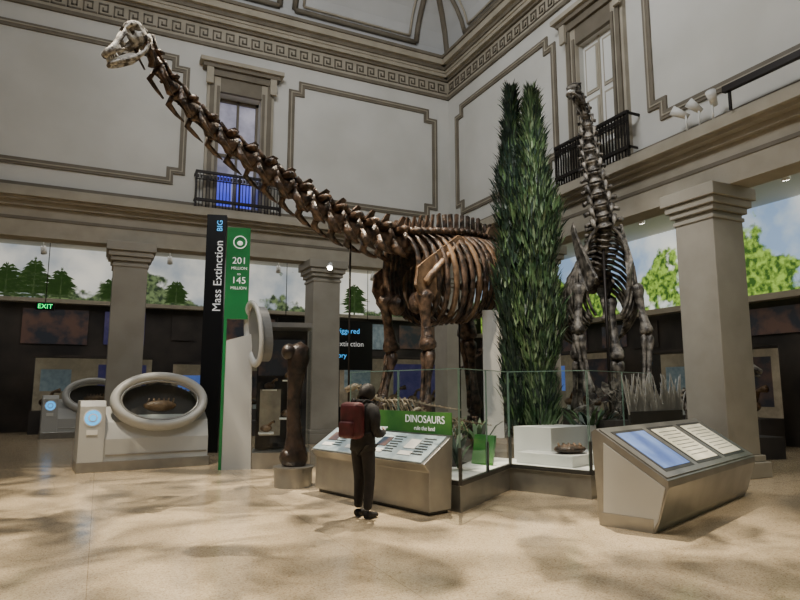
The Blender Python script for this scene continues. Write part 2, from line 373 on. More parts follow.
# ================= SKELETONS =================
def crom(P,n):
    P=[Vector(p) for p in P]; Q=[2*P[0]-P[1]]+P+[2*P[-1]-P[-2]]
    out=[]
    for i in range(1,len(Q)-2):
        for k in range(20):
            t=k/20; a,b_,c,d=Q[i-1],Q[i],Q[i+1],Q[i+2]
            out.append(.5*((2*b_)+(-a+c)*t+(2*a-5*b_+4*c-d)*t*t+(-a+3*b_-3*c+d)*t**3))
    out.append(P[-1])
    L=[0]
    for i in range(1,len(out)): L.append(L[-1]+(out[i]-out[i-1]).length)
    res=[];j=0
    for k in range(n+1):
        s=L[-1]*k/n
        while j<len(L)-2 and L[j+1]<s: j+=1
        t=(s-L[j])/max(L[j+1]-L[j],1e-9); res.append(out[j].lerp(out[j+1],min(max(t,0),1)))
    return res
def frame(T,upv=Vector((0,0,1))):
    T=T.normalized(); S=T.cross(upv)
    if S.length<.15: S=Vector((C_,-S_,0))
    S.normalize(); U=S.cross(T).normalized(); return T,S,U
def vertebra(b,p,q,r,spine,trans,mi=0,crib=0,fallback=None,bif=False):
    L=(q-p).length; T,S,U=frame(q-p) if fallback is None else fallback(q-p)
    b.tube([p+T*L*t for t in (.0,.08,.2,.5,.78,.92,.99)],[r*.8,r*1.15,r*.95,r*.66,r*1.0,r*1.3,r*.95],9,mi)
    c=p+T*L*.55
    b.obox(c+U*r*.9,T*L*.28,S*r*.5,U*r*.4,mi)
    if bif:
        for k in (-1,1):
            b.prism([c+U*r-T*L*.18+S*k*r*.3,c+U*r+T*L*.28+S*k*r*.3,c+U*(r+spine)+T*L*.3+S*k*r*.75,c+U*(r+spine)+T*L*.08+S*k*r*.75],S*k*r*.28,mi)
    else:
        b.prism([c+U*r-T*L*.2-S*r*.13,c+U*r+T*L*.25-S*r*.13,c+U*(r+spine)+T*L*.38-S*r*.2,c+U*(r+spine*1.02)+T*L*.05-S*r*.2],S*r*.36,mi)
    for k in (-1,1):
        b.tube([c+U*r*.7+S*k*r*.4,c+U*r*.9+S*k*(r+trans*.6),c+U*r*.7+S*k*(r+trans)+T*L*.08],[r*.4,r*.28,r*.36],6,mi,1.6)
        b.tube([c+U*r*.9+S*k*r*.5,c+U*r*1.25+S*k*r*.75-T*L*.52],[r*.32,r*.26],5,mi)
        b.tube([c+U*r*.9+S*k*r*.5,c+U*r*1.4+S*k*r*.65+T*L*.42],[r*.32,r*.26],5,mi)
        if crib:
            b.tube([p+T*L*.12+S*k*r*.8-U*r*.3,p+T*L*.2+S*k*r*1.35-U*r*1.2,p+T*L*.6+S*k*r*1.25-U*r*1.55,p+T*L*(.85+crib)+S*k*r*1.1-U*r*1.7],[r*.34,r*.4,r*.26,r*.08],6,mi)
def ribpair(b,c,T,S,U,w,depth,r,mi,back=0.15,full=1.0):
    for k in (-1,1):
        pts=[]
        for i in range(11):
            a=i/10*full
            ang=a*math.pi*.86
            x=w*math.sin(ang)**.8 if i else 0.03
            z=-depth*(1-math.cos(ang))/1.9
            pts.append(c+S*k*(x+.04)+U*(z+ .02)+T*back*a)
        b.tube(pts,[r*1.2]+[r]*8+[r*.9,r*.7],6,mi,1.7)
def foot(b,p,fwd,s,mi,hind):
    p=Vector(p); F=Vector((fwd[0],fwd[1],0)).normalized(); R=F.cross(Vector((0,0,1)))
    n=5
    for i in range(n):
        a=(i-(n-1)/2)*.42
        d=(F*math.cos(a)+R*math.sin(a))
        st=p+d*s*.16; m=p+d*s*(.34 if hind else .26)-Vector((0,0,s*.38)); e=p+d*s*(.58 if hind else .42)-Vector((0,0,s*.5))
        b.bone(st,m,s*.055,mi,6); b.tube([m,m.lerp(e,.6),e],[s*.06,s*.05,s*.012],6,mi)
def leg(b,hip,knee,ank,r,fwd,s,mi,hind,ground,m2=None):
    hip,knee,ank=map(Vector,(hip,knee,ank)); m2=mi if m2 is None else m2
    b.bone(hip,knee,r,mi,10)
    F=Vector((fwd[0],fwd[1],0)).normalized(); R=F.cross(Vector((0,0,1)))
    b.bone(knee-R*r*.5,ank-R*r*.4,r*.62,m2,8); b.bone(knee+R*r*.75,ank+R*r*.6,r*.42,m2,8)
    b.sphere(ank,r*1.1,r*1.1,r*.6,m2,8,6)
    foot(b,(ank.x,ank.y,ground+s*.5),fwd,s,m2,hind)
def skull(name,parent,loc,fdir,updir,L,m):
    b=MB(); n=20
    secs=[(0,.10,.10,.30),(.06,.19,.20,.31),(.16,.235,.26,.30),(.28,.24,.27,.29),(.38,.225,.24,.27),(.48,.2,.2,.24),(.58,.175,.16,.21),(.68,.165,.13,.19),(.78,.165,.11,.175),(.88,.16,.095,.165),(.96,.14,.075,.16),(1.0,.09,.045,.155)]
    vs=[]
    for x,w,h,zc in secs:
        for k in range(n):
            a=2*math.pi*k/n; ca,sa=math.cos(a),math.sin(a)
            vs.append(Vector((x,w*math.copysign(abs(ca)**.75,ca),zc+h*math.copysign(abs(sa)**.75,sa))))
    fs=[]
    for i in range(len(secs)-1):
        for k in range(n):
            y=(k+.5)/n*360
            side=min(abs(y-0),abs(y-360),abs(y-180))
            hole=False
            if i in (2,3) and ((y<45) or (135<y<225 and y<180) ): hole=True
            if i in (5,6) and side<20: hole=True
            if i in (0,) and side<40: hole=True
            if i in (4,) and 60<y<120: hole=True
            if i>=1 and i<7 and 225<y<315: hole=True
            if not hole: fs.append((i*n+k,i*n+(k+1)%n,(i+1)*n+(k+1)%n,(i+1)*n+k))
    fs.append([(len(secs)-1)*n+k for k in range(n)])
    b.add(vs,fs,0,True)
    jw=[(.12,.2,.05),(.3,.19,-.06),(.5,.17,-.09),(.7,.165,-.08),(.88,.15,-.05),(.98,.09,-.03),(1.0,0,-.025)]
    pts=[Vector((x,w,z)) for x,w,z in jw]; pts=pts+[Vector((p.x,-p.y,p.z)) for p in pts[-2::-1]]
    b.tube(pts,[.035,.05,.05,.045,.045,.04,.04,.04,.045,.045,.05,.05,.035],8,0)
    b.tube([Vector((.05,.19,.2)),Vector((.12,.2,.05))],[.045,.04],6,0); b.tube([Vector((.05,-.19,.2)),Vector((.12,-.2,.05))],[.045,.04],6,0)
    for k in range(14):
        a=(k-6.5)/6.5; x=.98-.16*abs(a)**2; y=.15*a
        b.tube([Vector((x,y,.09)),Vector((x+.02,y,.02))],[.011,.006],5,1); b.tube([Vector((x-.02,y*.95,-.02)),Vector((x,y*.95,.045))],[.011,.006],5,1)
    for k in (-1,1): b.tube([Vector((.17,k*.2,.44)),Vector((.3,k*.25,.46)),Vector((.4,k*.2,.42))],[.03,.04,.025],6,0)
    b.sphere((.0,0,.3),.07,.09,.08,0,10,6)
    b.jitter(.006)
    o=b.build(name,[m,'white'],parent)
    sm=o.modifiers.new('sol','SOLIDIFY'); sm.thickness=.02
    F=Vector(fdir).normalized(); U=Vector(updir); U=(U-F*U.dot(F)).normalized(); Y=U.cross(F)
    mt=Matrix((F,Y,U)).transposed().to_4x4(); mt=Matrix.Translation(loc)@mt@Matrix.Scale(L,4)@Matrix.Translation((0,0,-.28))
    o.matrix_world=mt
    return o

Z=Vector((0,0,1))
g=group('sauropod_skeleton')
b=MB()
neck=[rf(-3.52,7.95,6.42),rf(-3.42,8.2,6.1),rf(-3.2,8.55,5.82),rf(-2.85,9.1,5.53),rf(-2.30,9.8,5.22),rf(-1.59,10.6,4.86),rf(-.85,11.4,4.6),rf(0,12.2,4.54)]
NP=crom(neck,15)
for i in range(15):
    t=i/14; r=.088+.13*t
    vertebra(b,NP[i],NP[i+1],r,.06+.17*t,.05+.13*t,0,crib=.12,bif=(i>3))
body=[rf(0,12.2,4.54),rf(.6,12.8,4.7),rf(1.25,13.5,4.84),rf(1.85,14.15,4.84)]
BP=crom(body,14)
for i in range(14):
    t=i/13
    vertebra(b,BP[i],BP[i+1],.19,.28+.24*t,.3,0,bif=(i<6))
    T,S,U=frame(BP[i+1]-BP[i]); 
    w=.44+.46*math.sin(min(1,t*1.3)*math.pi/2); dp=1.5+.4*math.sin(t*math.pi)-.25*max(0,t-.7)
    ribpair(b,BP[i]+U*.08,T,S,Z,w,dp,.05,1 if i in (4,7,10) else 0,back=.18,full=1 if t<.85 else .75)
T,S,U=frame(BP[-1]-BP[0])
hipc=BP[-1]
for i in range(3):
    vertebra(b,hipc+T*.18*i,hipc+T*.18*(i+1),.16,.45,.25,0)
tail=[hipc+T*.54,rf(2.45,15.0,4.45),rf(2.6,15.7,3.95),rf(2.5,16.4,3.3),rf(2.2,16.7,2.6),rf(1.6,16.8,2.1)]
TP=crom(tail,18)
for i in range(18):
    t=i/17; vertebra(b,TP[i],TP[i+1],.12*(1-.8*t),.35*(1-t)+.02,.15*(1-t)+.01,0)
    if i<14: b.tube([TP[i]-Vector((0,0,.1)),TP[i]-Vector((0,0,.1+.3*(1-t)))],[.03,.015],5,0)
for k in (-1,1):
    c=hipc+T*.25+S*k*.38
    b.prism([c+T*-.65+Z*.12,c+T*-.45+Z*.42,c+T*0+Z*.52,c+T*.4+Z*.4,c+T*.55+Z*.1,c+T*.2-Z*.12,c+T*.12-Z*.32,c+T*-.1-Z*.34,c+T*-.18-Z*.1],S*k*.07,1)
    b.bone(c+T*-.05-Z*.3,c-T*.55-Z*.95-S*k*.2,.09,0,8,flat=1.4); b.bone(c+T*.12-Z*.3,c+T*.75-Z*.8-S*k*.22,.07,0)
    for j in range(7):
        q_=BP[4+j]-Z*1.8+S*k*.05; b.tube([q_,q_+S*k*.25+Z*.08,q_+S*k*.48+Z*.28],[.032,.028,.015],5,0)
for k in (-1,1):
    s0=BP[1]+S*k*.56
    b.prism([s0-T*.4-Z*.95,s0-T*.34-Z*.6,s0-T*.08-Z*.45,s0+T*.4-Z*.2,s0+T*.95+Z*.1,s0+T*1.15+Z*.02,s0+T*1.12-Z*.22,s0+T*.6-Z*.52,s0+T*.35-Z*.85,s0+T*.15-Z*1.18,s0-T*.18-Z*1.28],S*k*.06,1 if k==1 else 0)
    b.tube([s0+S*k*.08-T*.15-Z*.9,s0+S*k*.08+T*.2-Z*.6,s0+S*k*.08+T*.9-Z*.08],[.09,.07,.04],6,1 if k==1 else 0)
    b.sphere(s0-S*k*.28-Z*1.28,.18,.18,.22,0,10,6)
G=.62
fw=-T
for k,df,kn in ((1,.0,.1),(-1,-.35,.3)):
    sh=BP[1]+S*k*.54-Z*1.05-T*.1
    el=sh+T*(-df*.3+.12)-Z*1.1; el.z=2.35
    an=Vector((el.x,el.y,0))-T*kn*1.2; an.z=1.15
    leg(b,sh,el,an,.12,fw,.55,0,False,G,0)
for k,df in ((1,.25),(-1,-.2)):
    hp=hipc+T*.25+S*k*.5-Z*.15; kn_=hp-T*(.18+df*.3); kn_.z=2.75
    an=kn_+T*.25; an.z=1.1
    leg(b,hp,kn_,an,.155,fw,.7,1 if k==1 else 0,True,G,0)
b.jitter(.011)
b.build('bones',['bone','bone_l'],g)
skull('skull',g,NP[0]+Vector((0,0,.06)),rf(-.6,-.5,-.62),rf(-.1,-.2,1),.7,'skull')
b=MB()
for p,top in ((rf(-.95,11.6),4.45),(rf(1.3,13.55),4.5)):
    b.tube([Vector((p.x,p.y,.6)),Vector((p.x,p.y,top))],.02,8)
b.tube([p-Vector((0,0,.1)) for p in NP[2:]],.02,6)
b.build('support_armature',['iron'],g)

g=group('camarasaur_skeleton')
b=MB()
neck=[rf(3.62,12.0,7.6),rf(3.84,12.15,7.2),rf(3.93,12.3,6.5),rf(4.05,12.4,5.9),rf(4.17,12.5,5.4),rf(4.27,12.6,4.95)]
NP=crom(neck,12)
def fb(d):
    T=d.normalized(); S=rf(1,-.3).normalized(); S=(S-T*S.dot(T)).normalized(); U=S.cross(T).normalized(); return T,S,U
for i in range(12):
    t=i/11; vertebra(b,NP[i],NP[i+1],.075+.085*t,.05+.1*t,.05+.16*t,0,crib=.15,fallback=fb)
body=[rf(4.27,12.6,4.95),rf(4.3,12.85,4.55),rf(4.27,13.2,4.15),rf(4.2,13.6,3.8)]
BP=crom(body,12)
for i in range(12):
    t=i/11; T,S,U=frame(BP[i+1]-BP[i])
    vertebra(b,BP[i],BP[i+1],.14,.25,.22,0)
    ribpair(b,BP[i]-Z*.02,T,S,Z,.4+.38*math.sin(min(1,t*1.4)*math.pi/2),1.75-.5*t,.036,0,back=.1)
T,S,U=frame(Vector((BP[-1]-BP[0]).to_2d().to_3d())); hipc=BP[-1]
TP=crom([hipc,rf(3.95,14.2,3.5),rf(3.5,14.9,3.0),rf(2.9,15.3,2.4)],12)
for i in range(12):
    t=i/11; vertebra(b,TP[i],TP[i+1],.1*(1-.7*t),.25*(1-t)+.02,.12*(1-t)+.01,0)
for k in (-1,1):
    c=hipc+S*k*.33
    b.prism([c-T*.5+Z*.05,c-T*.3+Z*.35,c+Z*.4,c+T*.35+Z*.3,c+T*.4,c+T*.1-Z*.25,c-T*.1-Z*.25],S*k*.06,0)
    b.bone(c-Z*.2,c-T*.4-Z*.75-S*k*.15,.06,0)
    s0=BP[1]+S*k*.5
    b.prism([s0-T*.3-Z*1.0-S*k*.2,s0-T*.2-Z*.6-S*k*.05,s0+T*.2-Z*.0,s0+T*.35+Z*.3,s0+T*.5+Z*.15,s0+T*.22-Z*.5,s0+T*.05-Z*1.05,s0-T*.12-Z*1.25-S*k*.1],S*k*.05,0)
    sh=BP[0]+S*k*.6-Z*1.2; el=sh+S*k*.12-T*.15; el.z=2.7; an=el-T*.15-S*k*.15; an.z=1.5
    leg(b,sh,el,an,.092,-T,.5,0,False,G+.05,0)
    b.bone(Vector((an.x,an.y,an.z-.05)),Vector((an.x,an.y,.95)),.06,0,8)
    hp=hipc+S*k*.42-Z*.15; kn_=hp-T*.35; kn_.z=2.2; an=kn_+T*.25; an.z=1.1
    leg(b,hp,kn_,an,.11,-T,.6,0,True,G+.05,0)
b.jitter(.01)
b.build('bones',['bone_g','bone_l'],g)
skull('skull',g,NP[0]+Vector((0,0,.06)),rf(-.5,-.8,-.15),rf(.0,-.05,1),.52,'bone_g')
b=MB(); p=rf(4.27,12.75); b.tube([Vector((p.x,p.y,.6)),Vector((p.x,p.y,4.6))],.03,8); b.tube([p_-Vector((.04,.04,0)) for p_ in NP],.016,6); b.build('support_armature',['iron'],g)

# ================= TREE =================
def foliage(b,c,H,R,n,mats,base=.8,seed=1):
    b.tube([(c[0],c[1],.62),(c[0]+.03,c[1],H*.5),(c[0],c[1],H-.3)],[.12,.08,.02],8,3)
    for i in range(n):
        t=random.random()**.95; z=base+(H-base-.3)*t
        Rz=R*min(1,(1-t)*2.4+.12)*(.6+.4*min(1,t*3.5))*(.9+.14*math.sin(z*3.1+seed)+.06*math.sin(z*9))
        a=random.random()*2*math.pi; rr=Rz*math.sqrt(random.random())
        p=Vector((c[0]+rr*math.cos(a),c[1]+rr*math.sin(a),z))
        out=Vector((math.cos(a),math.sin(a),0)); L=random.uniform(.18,.38)
        tilt=random.uniform(-.1,.4)
        d=(out*tilt+Vector((random.uniform(-.3,.3),random.uniform(-.3,.3),1))).normalized()
        sd=d.cross(out+Vector((random.uniform(-.6,.6),random.uniform(-.6,.6),0))).normalized()*random.uniform(.012,.026)
        bend=out*L*.12
        b.add([p,p+d*L*.4+sd-bend*.2,p+d*L*.4-sd-bend*.2,p+d*L*.75+sd*.7,p+d*L*.75-sd*.7,p+d*L+bend],[(0,1,2),(1,3,4,2),(3,5,4)],random.choice(mats))
random.seed(3)
b=MB()
p=rf(2.32,12.3); foliage(b,p,8.0,.43,8000,[0,0,0,0,0,1],seed=3)
p=rf(2.7,12.1); foliage(b,p,7.85,.52,12500,[0,0,1,1,1,2],seed=5)
b.build('cypress_tree',['leaf_d','leaf','leaf_l','bark'],fix=False)

# ================= PLATFORM + GLASS =================
def poly(mb,pts,z0,z1,mi): mb.prism([Vector((p.x,p.y,z0)) for p in pts],(0,0,z1-z0),mi)
PL=[rf(.8,8.5),rf(1.79,10.4),rf(2.84,9.5),rf(4.9,11.8),rf(2.6,16.9),rf(-1.2,17),rf(-.85,10.7)]
g=group('exhibit_platform')
b=MB(); poly(b,PL,0,.34,0); poly(b,PL,.34,.37,1); b.build('plinth',['steel','white'],g)
rk=[rf(-.6,12.2),rf(.3,11.0),rf(1.4,11.9),rf(2.0,11.5),rf(4.6,12.2),rf(2.5,16.3),rf(-.7,16)]
b=MB()
cen=sum(rk,Vector())/len(rk)
vs=[Vector((p.x,p.y,.37)) for p in rk]+[q.lerp(cen,.08) for q in rk]
for i in range(7,14): vs[i].z=.62
n=7; b.add(vs,[list(range(7,14))]+[(i,(i+1)%n,n+(i+1)%n,n+i) for i in range(n)],0)
b.build('ground_mound',['rock'],g)
b=MB()
edges=[(PL[0],PL[1],1.9),(PL[1],PL[2],1.9),(PL[6],PL[0],1.9),(PL[2],rf(4.6,11.45),1.9)]
for a,c,h in edges:
    L=(c-a).length; n=max(1,round(L/1.3)); D=(c-a)/n; dn=D.normalized(); N=Vector((-dn.y,dn.x,0))
    for i in range(n):
        s=a+D*i+dn*.015; e=a+D*(i+1)-dn*.015
        b.add([(s.x,s.y,.4),(e.x,e.y,.4),(e.x,e.y,h),(s.x,s.y,h)],[(0,1,2,3)],0)
        m_=(s+e)/2; b.obox((m_.x,m_.y,h),dn*(e-s).length/2,N*.006,(0,0,.006),2)
        for q_ in (s,e): b.obox((q_.x,q_.y,(h+.4)/2),dn*.004,N*.006,(0,0,(h-.4)/2),2)
        b.obox((s.x,s.y,.6),dn*.02,N*.02,(0,0,.24),1)
    m_=(a+c)/2; b.obox((m_.x,m_.y,.38),dn*L/2,N*.03,(0,0,.03),1)
b.build('glass_barrier',['glass','steel_d','edge'],g,fix=False)
b=MB()
poly(b,[rf(2.0,10.9),rf(2.75,10.15),rf(3.6,11.0),rf(2.8,11.8)],.37,.55,0)
poly(b,[rf(2.05,11.4),rf(2.6,10.9),rf(3.6,11.6),rf(2.9,12.0)],.37,.95,0); b.build('display_blocks',['white'],g)
b=MB(); b.sphere(rf(2.85,10.65,.62),.3,.22,.08,0,16,8)
for k in range(5): b.tube([rf(2.65+.09*k,10.55,.68),rf(2.68+.09*k,10.75,.7)],.02,6,1)
b.build('fossil_slab',['bone','bone_l'],g)
b=MB()
for (r_,f_,w) in ((.35,9.9,.35),(1.35,10.6,.22)):
    c=rf(r_,f_); u=rf(.66,-.75).normalized(); v=rf(-.75,-.66).normalized()
    b.prism([c-u*w+Z*.37,c+u*w+Z*.37,c+u*w+Z*.85-v*.1,c-u*w+Z*.85-v*.1],-v*.05,0)
b.build('green_reflection_panels',['green2'],g)  # added green panels stand in for greenish reflections in the glass
b=MB(); random.seed(8)
for (r_,f_,h) in ((.9,9.9,.8),(1.4,11.2,1.0),(-.3,11.3,.7),(.2,10.9,.5),(1.0,12.0,1.0),(3.5,11.9,1.3),(4.2,11.9,1.0),(3.8,12.3,1.3)):
    c=rf(r_,f_,.4)
    for k in range(18):
        a=random.random()*6.28; L=h*random.uniform(.6,1); o_=Vector((math.cos(a),math.sin(a),0)); sd=o_.cross(Z)*.04
        P=[c+o_*L*.5*t+Z*L*(t-.45*t*t)*1.3 for t in (0,.33,.66,1)]
        b.add([P[0]-sd*.3,P[0]+sd*.3,P[1]+sd,P[1]-sd,P[2]+sd,P[2]-sd,P[3]],[(0,1,2,3),(3,2,4,5),(5,4,6)],random.choice((0,1)))
b.build('ferns',['leaf_d','leaf'],g,fix=False)
def mini(p,dr,s,plates=False):
    b=MB(); d=Vector(dr).normalized(); P=crom([p+d*s*1.0+Z*s*.95,p+d*s*.7+Z*s*.75,p+d*s*.3+Z*s*.6,p-d*s*.2+Z*s*.62,p-d*s*.8+Z*s*.5,p-d*s*1.5+Z*s*.4],22) if not plates else crom([p+d*s*.95+Z*s*.35,p+d*s*.6+Z*s*.5,p+d*s*.2+Z*s*.75,p-d*s*.2+Z*s*.85,p-d*s*.7+Z*s*.6,p-d*s*1.3+Z*s*.5],22)
    for i in range(22):
        t=i/21; vertebra(b,P[i],P[i+1],s*.035*(1.2-.9*t),s*.07*(1-t)+.01,s*.03,0)
        T,S,U=frame(P[i+1]-P[i])
        if 6<i<13: ribpair(b,P[i],T,S,Z,s*.13,s*.34,s*.012,0)
        if plates and i%2==0 and i<21:
            hh=s*(.1+.2*math.sin(t*math.pi)); c=P[i]+U*s*.07; k=1 if i%4 else -1
            b.prism([c-T*hh*.3+S*k*s*.04,c+T*hh*.3+S*k*s*.04,c+T*hh*.45+U*hh*.6+S*k*s*.05,c+U*hh*1.2+S*k*s*.06,c-T*hh*.4+U*hh*.6+S*k*s*.05],S*k*s*.015,0)
    T,S,U=frame(d)
    for o_,k in ((.3,1),(.3,-1),(-.2,1),(-.2,-1)):
        a=p+d*s*o_+Z*s*.55+S*k*s*.1; kn=a-Z*s*.25+d*s*(.08 if o_<0 else -.05); an=Vector((a.x,a.y,p.z+s*.08))
        b.bone(a,kn,s*.03,0,6); b.bone(kn,an,s*.022,0,6); b.tube([an,an+d*s*.12-Z*s*.07],[s*.025,s*.01],5,0)
    h=P[0]; b.tube([h-d*s*.08,h+d*s*.02,h+d*s*.14-Z*s*.03,h+d*s*.26-Z*s*.07],[s*.05,s*.08,s*.06,s*.03],8,0,.7); b.tube([h-Z*s*.06,h+d*s*.22-Z*s*.13],[s*.03,s*.02],6,0,.7)
    return b
g2=group('small_dinosaur_skeleton'); mini(rf(-.05,11.1,.95),rf(-1,.1),.75).build('bones',['bone_p'],g2)
b=MB(); poly(b,[rf(-.75,11.0),rf(.3,10.4),rf(.9,11.0),rf(-.3,11.75)],.37,.95,0); b.build('display_base',['dark'],g2)
g2=group('small_dinosaur_skeleton'); mini(rf(.85,11.0,.75),rf(-.9,-.3),.55).build('bones',['bone_p'],g2); b=MB(); poly(b,[rf(.55,10.5),rf(.9,10.3),rf(1.3,11.3),rf(.95,11.5)],.37,.75,0); b.build('display_base',['dark'],g2)
g2=group('stegosaur_skeleton'); mini(rf(3.95,11.55,1.05),rf(-1,.05),.62,True).build('bones',['bone_g'],g2); b=MB(); poly(b,[rf(3.68,11.35),rf(4.15,11.35),rf(4.4,11.75),rf(3.68,11.75)],.37,1.05,0); b.build('display_base',['dark'],g2)
q=rf(1.93,12.95); b=MB(); b.box(-.2,.2,-.04,.04,.37,3.25); b.build('white_backing_panel',['white'],loc=(q.x,q.y,0),rz=-YAW)

A=rf(.38,8.25); Bp=rf(-1.36,10.25); D=(A-Bp); Lr=D.length; ang=math.atan2(D.y,D.x)
g=group('reader_rail',((A+Bp)/2),ang)
nrm=Vector((-D.y,D.x,0)).normalized(); vis=rf(-.75,-.66)
sgn=1 if nrm.dot(vis)>0 else -1
b=MB()
prof=[(0,0.05),(0,.55),(.10*sgn,.66),(-.4*sgn,.98),(-.44*sgn,.94),(-.4*sgn,.05)]
b.prism([(-Lr/2,y,z) for y,z in prof],(Lr,0,0),0)
b.prism([(-Lr/2+.05,y,z) for y,z in [(-.04*sgn,0),(-.04*sgn,.06),(-.38*sgn,.06),(-.38*sgn,0)]],(Lr-.1,0,0),1)
b.build('body',['steel','steel_d'],g,bevel=.01)
sl=Vector((0,-.5*sgn,.32)).normalized(); nn=Vector((0,.32*sgn,.5)).normalized()
b=MB(); 
c0=Vector((0,-.15*sgn,.82))+nn*.012
b.obox(c0,(Lr/2-.06,0,0),sl*.28,nn*.008,0)
for i in range(4):
    cx=-Lr/2+.42+i*.61
    b.obox(c0+Vector((cx-.12,0,0))+sl*.06+nn*.014,(.11,0,0),sl*.1,nn*.002,1 if i%2 else 3)
    for j in range(7): b.obox(c0+Vector((cx+.12,0,0))+sl*(.19-.055*j)+nn*.015,(.12-.03*(j%2),0,0),sl*.007,nn*.002,2)
    b.obox(c0+Vector((cx-.1,0,0))-sl*.14+nn*.014,(.13,0,0),sl*.04,nn*.002,1)
b.build('labels',['label','white','steel_d','infog'],g)
b=MB(); b.box(-.3,Lr/2-.05,-.47*sgn-.012,-.47*sgn+.012,1.0,1.3,0); b.box(-.3,Lr/2-.05,-.47*sgn-.02,-.47*sgn+.02,.94,1.0,1); b.build('title_sign',['green2','steel'],g)
rot=(math.pi/2,0,math.pi if sgn>0 else 0)
text('title_text','DINOSAURS',.15,(.75,-.47*sgn+.016*sgn,1.19),rot,g)
text('subtitle_text','rule the land',.085,(.75,-.47*sgn+.016*sgn,1.065),rot,g)

o=rf(2.93,7.3); d=rf(.69,.724).normalized(); ang=math.atan2(d.y,d.x)
g=group('touchscreen_kiosk',o,ang); Lk=3.5
b=MB()
prof=[(.05,0),(.0,.1),(-.13,.52),(-.13,.60),(.72,1.14),(.78,1.1),(.72,.0)]
b.prism([(0,y,z) for y,z in prof],(Lk,0,0),0)
b.prism([(-.012,y,z) for y,z in [(.06,.04),(.0,.14),(-.1,.52),(.62,.98),(.66,.04)]],(.012,0,0),1)
b.prism([(-.016,y,z) for y,z in [(.06,0),(.05,.16),(.68,.16),(.68,0)]],(.018,0,0),2)
b.build('body',['steel','grey','steel'],g,bevel=.015)
sl=Vector((0,.85,.54)).normalized(); nn=Vector((0,-.54,.85)).normalized(); c0=Vector((0,.295,.87))
b=MB(); b.obox(c0+Vector((Lk/2,0,0))+nn*.008,(Lk/2-.03,0,0),sl*.47,nn*.01,3)
for i,(x,w,mi) in enumerate(((.66,.42,1),(1.75,.42,2),(2.84,.42,2))):
    b.obox(c0+Vector((x,0,0))+nn*.014,(w+.05,0,0),sl*.39,nn*.008,0)
    b.obox(c0+Vector((x,0,0))+nn*.02,(w,0,0),sl*.34,nn*.006,mi)
    if mi==2:
        for j in range(8): b.obox(c0+Vector((x,0,0))+sl*(.26-.07*j)+nn*.028,(w-.1,0,0),sl*.005,nn*.002,3)
b.build('screens',['steel_d','screen_b','screen_w','steel'],g)

p0=rf(3.75,10.3);p1=rf(5.0,11.2); d=(p1-p0); L=d.length; g=group('grass_cutout_screen',p0,math.atan2(d.y,d.x))
b=MB(); b.box(0,L,-.03,.03,0.0,1.25,0); b.build('panel',['steel_d'],g)
b=MB(); random.seed(4)
for i in range(130):
    x=random.random()*L; h=random.uniform(.15,.7); lean=random.uniform(-.2,.2)
    b.prism([(x-.03,-.02,1.2),(x+.03,-.02,1.2),(x+.02+lean*.5,-.02,1.2+h*.6),(x+lean,-.02,1.2+h)],(0,.012,0),0)
b.build('grass_blades',['grey'],g)

q=rf(-1.8,10.75); g=group('femur_on_pedestal',q)
b=MB(); b.cyl((0,0),.32,0,.3,36,0); b.cyl((0,0),.34,.3,.33,36,0); b.build('pedestal',['steel'],g)
b=MB()
b.tube([(0,0,.33),(0.02,0,.45),(.03,0,.6),(.0,0,.9),(-.02,0,1.3),(0,0,1.7),(.02,0,1.95),(.04,0,2.15),(.04,0,2.3),(.0,0,2.4)],[.2,.23,.19,.13,.115,.13,.17,.2,.2,.09],16,0,.75)
b.sphere((-.1,.03,.48),.14,.16,.15,0); b.sphere((.12,.03,.48),.14,.16,.15,0)
b.sphere((-.13,-.02,2.25),.13,.13,.14,0); b.sphere((.12,0,2.12),.1,.1,.16,0); b.sphere((-.03,.06,1.4),.07,.08,.14,0)
b.jitter(.008); b.build('femur',['femur'],g)

def ring_console(name,loc,rz,s=1):
    g=group(name,loc,rz); g.scale=(s,s,s)
    b=MB()
    b.prism([(-.85,y,z) for y,z in [(-.4,.1),(-.4,.62),(-.28,.95),(.15,1.25),(.3,1.2),(.42,.1)]],(2.1,0,0),0)
    b.prism([(-1.25,y,z) for y,z in [(-.45,.1),(-.45,1.27),(-.38,1.38),(.2,1.38),(.42,1.0),(.42,.1)]],(.46,0,0),0)
    b.box(-1.26,1.27,-.46,.43,.0,.2,1)
    b.box(-.75,1.22,-.415,-.4,.3,.33,1)
    b.build('body',['grey','steel'],g,bevel=.03)
    tl=math.radians(22); cz=1.36
    def P(a,rx,rz_,off=0):
        x=.27+rx*math.cos(a); v=rz_*math.sin(a); return Vector((x,-.2+v*math.sin(tl)-off*math.cos(tl),cz+v*math.cos(tl)+off*math.sin(tl)))
    b=MB(); b.tube([P(2*math.pi*k/48,.88,.54) for k in range(48)],.1,10,0,1.5,closed=True)
    b.tube([P(2*math.pi*k/48,.77,.43,.04) for k in range(48)],.03,8,1,closed=True); b.build('oval_ring',['grey','steel'],g)
    b=MB(); b.add([P(2*math.pi*k/48,.77,.44) for k in range(48)],[list(range(48))],0); b.build('viewing_glass',['glass'],g)
    b=MB(); b.sphere((.3,-.02,1.25),.35,.1,.12,0); 
    for k in range(6): b.tube([(.05+.1*k,-.02,1.25),(.08+.1*k,-.02,1.42)],[.03,.015],6,0)
    b.prism([P(2*math.pi*k/32,.8,.46,-.2) for k in range(32)],(0,.01,0),1)
    b.build('specimen',['bone_l','dark'],g)
    b=MB()
    for rr,mi,o in ((.17,0,0),(.145,1,.006),(.085,0,.012),(.06,1,.018)):
        b.prism([(-1.02+rr*math.cos(2*math.pi*k/28),-.46-o,1.05+rr*math.sin(2*math.pi*k/28)) for k in range(28)],(0,.012,0),mi)
    b.box(-1.12,-.92,-.465,-.455,.72,.82,0)
    b.build('round_logo',['white','bluetext'],g)
    return g
